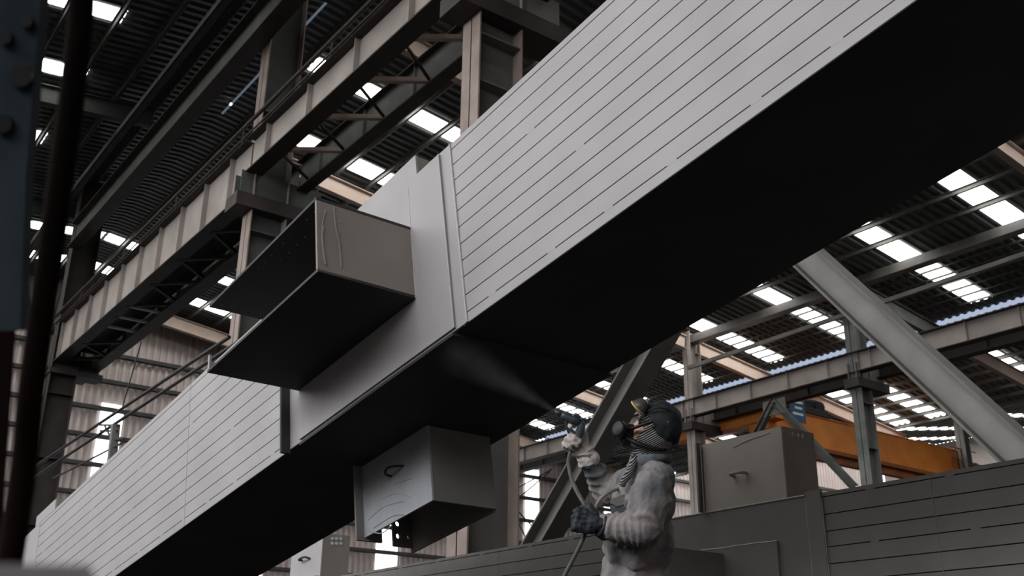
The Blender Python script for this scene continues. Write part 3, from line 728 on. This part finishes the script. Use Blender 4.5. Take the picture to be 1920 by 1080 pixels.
# hands in gloves
def hand(name, mat, wrist, fwd, back, thumb, curl, k=1.0, thumb_in=.5, spread=.08):
    """wrist point, fwd to knuckles, back-of-hand normal, thumb side; curl = 4 lists of 3 joint bends"""
    fwd = Vector(fwd).normalized(); back = Vector(back); back = (back - fwd * back.dot(fwd)).normalized()
    th = Vector(thumb); th = (th - fwd * th.dot(fwd) - back * th.dot(back)).normalized()
    mb = MB(); kn = wrist + fwd * .088 * k
    mb.cap(wrist - fwd * .04 * k, wrist + fwd * .02 * k, .034 * k, .036 * k)
    for i in range(4):
        o = (1.5 - i) * .022 * k
        mb.cap(wrist + fwd * .025 * k + th * o * .75, kn + th * o - back * .002 * i, .021 * k, .0165 * k)
        p = kn + th * o; d = (fwd + th * spread * (1.5 - i) * .5).normalized(); ln = (.046, .05, .046, .036)[i] * k
        ax = back.cross(d).normalized()
        for j in range(3):
            d = (Matrix.Rotation(curl[i][j], 3, ax) @ d).normalized()
            q = p + d * ln * (1, .68, .55)[j]; mb.cap(p, q, (.0142 - .0012 * j) * k, (.0132 - .0014 * j) * k, 10); p = q
    t0 = wrist + fwd * .03 * k + th * .03 * k; t1 = t0 + (th * .75 + fwd * .6 - back * .35 * thumb_in).normalized() * .042 * k
    t2 = t1 + (fwd * .7 - back * thumb_in - th * .15).normalized() * .034 * k; t3 = t2 + (fwd * .35 - back * thumb_in * 1.3 - th * .45).normalized() * .028 * k
    mb.cap(t0, t1, .021 * k, .0165 * k, 10).cap(t1, t2, .016 * k, .0145 * k, 10).cap(t2, t3, .0145 * k, .0125 * k, 10)
    return remesh(mb, name, mat, P, .0042, 2, .005, .02)
# near (left) hand: dark glove, fist round the hose, back of the hand to the camera
wn = Wl(1124, 984, -.18)
hand('glove', 'gloveb', wn, Wl(1094, 976, -.175) - wn, -hx, Z,
     [[1.25, 1.35, .8], [1.3, 1.4, .8], [1.35, 1.4, .8], [1.4, 1.4, .9]], 1.15, .9)
mb = MB()
for k in range(3): ring(mb, wn.lerp(wr_n, .25 + .45 * k), wr_n - wn, .046 + .004 * k, .009, k, .12)
mb.done('glove_cuff', 'gloveb', P, True)
# far (right) hand: pale glove closed round the pistol grip
wf = Wl(1098, 850, .27)
im = lambda r, u: -LF * r + Z * u
hand('glove', 'glovew', wf, im(-.78, .62) - hx * .05, hx, im(.5, .85),
     [[.7, .7, .5], [1.25, 1.2, .7], [1.3, 1.3, .7], [1.35, 1.3, .8]], 1.12, .8)
mb = MB(); gx = (wr_f - wf).normalized()
mb.tube([wf - gx * .01, wf + gx * .02, wf + gx * .055], [.038, .046, .056], 20)
for k in range(5): ring(mb, wf + gx * (-.02 + .014 * k), gx, .040 + .002 * k, .007, k * 1.9, .3, 16, 0, 4.4)
remesh(mb, 'glove_cuff', 'glovew', P, .004, 1, .004, .02)

# spray gun and hoses
GD = .235
tip = W(1043, 772, GD)
t = thing('spray_gun', 'grey spray gun in the pale gloved hand, nozzle toward the girder underside', 'spray gun', W(1076, 795, GD))
o0 = Vector(t.location); X_ = lambda x, y, d=GD: W(x, y, d) - o0
MB().tube([X_(1052, 776), X_(1058, 780), X_(1072, 786), X_(1088, 792)], [.012, .018, .019, .021], 12).done('barrel', 'gun', t, True)
MB().tube([X_(1041, 771), X_(1046, 773), X_(1052, 776)], [.006, .011, .013], 12).done('nozzle', 'gun', t, True)
MB().tube([X_(1086, 788), X_(1090, 798), X_(1087, 812), X_(1078, 830), X_(1070, 846)], [.017, .021, .020, .017, .015], 12).done('grip', 'gun', t, True)
MB().tube(spline([X_(1062, 784), X_(1062, 798), X_(1067, 812), X_(1072, 822)], 4), .007, 8).done('trigger', 'gun', t, True)
MB().tube(spline([X_(1072, 784), X_(1079, 777), X_(1088, 783)], 4), .008, 8).done('hanging_hook', 'gun', t, True)
t = thing('paint_hose', 'dark hose looping from the spray gun through the dark glove to the floor', 'hose', foot + LF * .45)
o0 = Vector(t.location); q = [W(1070, 846, GD), W(1066, 864, .18), W(1070, 892, .08), W(1080, 918, -.04), W(1094, 943, -.12), W(1101, 958, -.135), W(1100, 985, -.135), W(1096, 1004, -.145), W(1079, 1040, -.16), W(1058, 1080, -.18)]
e = q[-1].copy(); dn = (q[-1] - q[-2]); q += [e + dn * 1.8, Vector((e.x + dn.x * 4, e.y + dn.y * 4, .25)), Vector((e.x + dn.x * 6, e.y + dn.y * 6, .02)), Vector((e.x - .8, e.y + .7, .014))]
MB().tube(spline([v - o0 for v in q], 8), .0098, 10).done('tube', 'hose', t, True)
t = thing('air_hose', 'short pale hose arching from the dark glove up under the raised sleeve', 'hose', W(1128, 935, -.15))
o0 = Vector(t.location); q = [W(1114, 968, -.14), W(1118, 950, -.15), W(1126, 936, -.15), W(1138, 926, -.13), W(1154, 918, -.08), W(1168, 914, .0)]
MB().tube(spline([v - o0 for v in q], 8), .0085, 10).done('tube', 'hosel', t, True)

# spray mist: a cone of droplets, densest on its axis
tgt = onp(842, 652, C0 - Gx * .03, Gx)
ax = tgt - tip; ML = ax.length * .97; R1 = .15
m, nt, o = nodes('spray_mist'); vsn = nt.nodes.new('ShaderNodeVolumePrincipled')
vsn.inputs['Color'].default_value = (.96, .95, .93, 1)
def mth(op, a, b=None):
    n = nt.nodes.new('ShaderNodeMath'); n.operation = op
    for i, v in enumerate((a, b)):
        if v is None: continue
        if isinstance(v, (int, float)): n.inputs[i].default_value = v
        else: nt.links.new(v, n.inputs[i])
    return n.outputs[0]
tcn = nt.nodes.new('ShaderNodeTexCoord'); sp = nt.nodes.new('ShaderNodeSeparateXYZ'); nt.links.new(tcn.outputs['Object'], sp.inputs[0])
rr = mth('SQRT', mth('ADD', mth('MULTIPLY', sp.outputs[0], sp.outputs[0]), mth('MULTIPLY', sp.outputs[1], sp.outputs[1])))
rel = mth('DIVIDE', rr, mth('ADD', mth('MULTIPLY', sp.outputs[2], R1 / ML), .012))
core = mth('POWER', mth('MAXIMUM', mth('SUBTRACT', 1., rel), 0.), 1.3)
thin = mth('DIVIDE', 1., mth('ADD', mth('MULTIPLY', sp.outputs[2], 9.), .6))
nz = nt.nodes.new('ShaderNodeTexNoise'); nz.inputs['Scale'].default_value = 11; nz.inputs['Detail'].default_value = 4
nt.links.new(tcn.outputs['Object'], nz.inputs['Vector'])
den = mth('MULTIPLY', mth('MULTIPLY', core, thin), mth('MULTIPLY', mth('MAXIMUM', mth('SUBTRACT', nz.outputs['Fac'], .25), 0.), MIST))
nt.links.new(den, vsn.inputs['Density']); nt.links.new(vsn.outputs[0], o.inputs['Volume'])
mist = MB().tube([(0, 0, 0), (0, 0, ML * .5), (0, 0, ML)], [.012, .012 + R1 * .5, .012 + R1], 24).done('spray_mist', m, None)
mist.matrix_world = Matrix.Translation(tip) @ ax.to_track_quat('Z', 'Y').to_matrix().to_4x4()
tag(mist, 'faint pale cone of paint mist between the spray gun and the dark underside', 'paint mist', None, 'stuff')

# ------------------------------------------------------------------ out-of-focus foreground at the left edge
FD = .95
t = thing('steel_pole', 'blurred dark brown pole leaning along the left edge close to the camera', 'pole', at(60, 700, FD))
o0 = Vector(t.location)
MB().tube(spline([at(190, -900, FD) - o0, at(156, -60, FD) - o0, at(140, 140, FD) - o0, at(105, 400, FD) - o0, at(60, 720, FD) - o0, at(24, 1015, FD) - o0, Vector((at(8, 1200, FD).x, at(8, 1200, FD).y, 0)) - o0], 6), [.0115] * 37, 14).done('shaft', 'pole', t, True)
FD2 = 1.15
t = thing('perforated_post', 'blurred blue grey steel post with round holes at the far left edge', 'post', at(10, 300, FD2))
o0 = Vector(t.location)
def quad(pts, d, th, name, mat, par, o0):
    f = [at(x, y, d) - o0 for x, y in pts]; b = [at(x, y, d + th) - o0 for x, y in pts]
    return MB().hexa([*f, *b]).done(name, mat, par)
f = [at(x, y, FD2) - o0 for x, y in ((-60, -900), (92, -900), (82, -60), (48, 330), (38, 620), (-60, 620))]
mb = MB(); v0 = [mb.bm.verts.new(p) for p in f]; v1 = [mb.bm.verts.new(p + FW * .02) for p in f]
mb.bm.faces.new(v0); mb.bm.faces.new(v1[::-1])
for i in range(6): mb.bm.faces.new([v0[i], v1[i], v1[(i + 1) % 6], v0[(i + 1) % 6]])
mb.done('plate', 'bluegrey', t)
quad(((-60, 620), (30, 620), (-4, 1100), (-60, 1100)), FD2, .02, 'plate', 'pole', t, o0)
q1 = at(-20, 1100, FD2); MB().bar(q1 - o0, Vector((q1.x, q1.y, 0)) - o0, .04, .03, (0, 1, 0)).done('stand', 'pole', t)
for (x, y, r) in ((40, 142, 21), (50, 40, 12), (6, 232, 18), (10, 70, 13)):
    c = at(x, y, FD2 - .004) - o0; MB().tube([c - FW * .002, c + FW * .004], r / FPX * FD2, 20).done('hole', 'black', t)
BD = .42
t = thing('steel_bar', 'blurred grey bar across the bottom left corner near the camera', 'bar', at(60, 1075, BD))
o0 = Vector(t.location)
quad(((-60, 1056), (170, 1060), (190, 1120), (-60, 1120)), BD, .015, 'bar', 'primer2', t, o0)
for px_ in (-20, 140):
    q1 = at(px_, 1118, BD + .005); MB().bar(q1 - o0, Vector((q1.x, q1.y, 0)) - o0, .012, .012, (0, 1, 0)).done('bar_leg', 'bluegrey', t)

# ------------------------------------------------------------------ world, portals, camera
w = bpy.data.worlds.new('sky'); S.world = w; w.use_nodes = True
nt = w.node_tree; nt.nodes.clear()
out = nt.nodes.new('ShaderNodeOutputWorld'); bg = nt.nodes.new('ShaderNodeBackground'); bg.inputs['Strength'].default_value = 6.0
tcn = nt.nodes.new('ShaderNodeTexCoord'); sx = nt.nodes.new('ShaderNodeSeparateXYZ'); rp = nt.nodes.new('ShaderNodeValToRGB')
rp.color_ramp.elements[0].position = .0; rp.color_ramp.elements[0].color = (.01, .01, .01, 1)
rp.color_ramp.elements[1].position = .06; rp.color_ramp.elements[1].color = (.97, .97, 1, 1)
nt.links.new(tcn.outputs['Generated'], sx.inputs[0]); nt.links.new(sx.outputs['Z'], rp.inputs['Fac']); nt.links.new(rp.outputs['Color'], bg.inputs['Color']); nt.links.new(bg.outputs[0], out.inputs['Surface'])
def portal(name, loc, rot, sx, sy):
    l = bpy.data.lights.new(name, 'AREA'); l.shape = 'RECTANGLE'; l.size = sx; l.size_y = sy; l.cycles.is_portal = True
    o = bpy.data.objects.new(name, l); COL.objects.link(o); o.location = loc; o.rotation_euler = rot
portal('side_opening_daylight', (LX, (Y0 + Y1) / 2, 11.35), (0, -PI / 2, 0), 6.7, Y1 - Y0)
S_(box('wall_front', (LX, Y0 - .2, 0), (RX, Y0, 17), 'wall'))
0 and portal('end_opening_daylight', ((LX + RX) / 2, Y0, 6), (PI / 2, 0, PI), RX - LX, 12)

cam = bpy.data.cameras.new('camera'); co = bpy.data.objects.new('camera', cam); COL.objects.link(co)
cam.sensor_width = 36; cam.lens = FPX / 1920 * 36; cam.clip_start = .05; cam.clip_end = 300
co.matrix_world = Matrix.Translation(CAM) @ Matrix((RT, UP, -FW)).transposed().to_4x4()
cam.dof.use_dof = True; cam.dof.focus_distance = 5.2; cam.dof.aperture_fstop = 5.6
S.camera = co
S.view_settings.view_transform = 'Standard'; S.view_settings.look = 'None'; S.view_settings.gamma = 1; S.view_settings.use_curve_mapping = False
S.view_settings.exposure = 0.1
S.cycles.use_denoising = True
S.cycles.max_bounces = 6; S.cycles.diffuse_bounces = 4; S.cycles.volume_bounces = 1
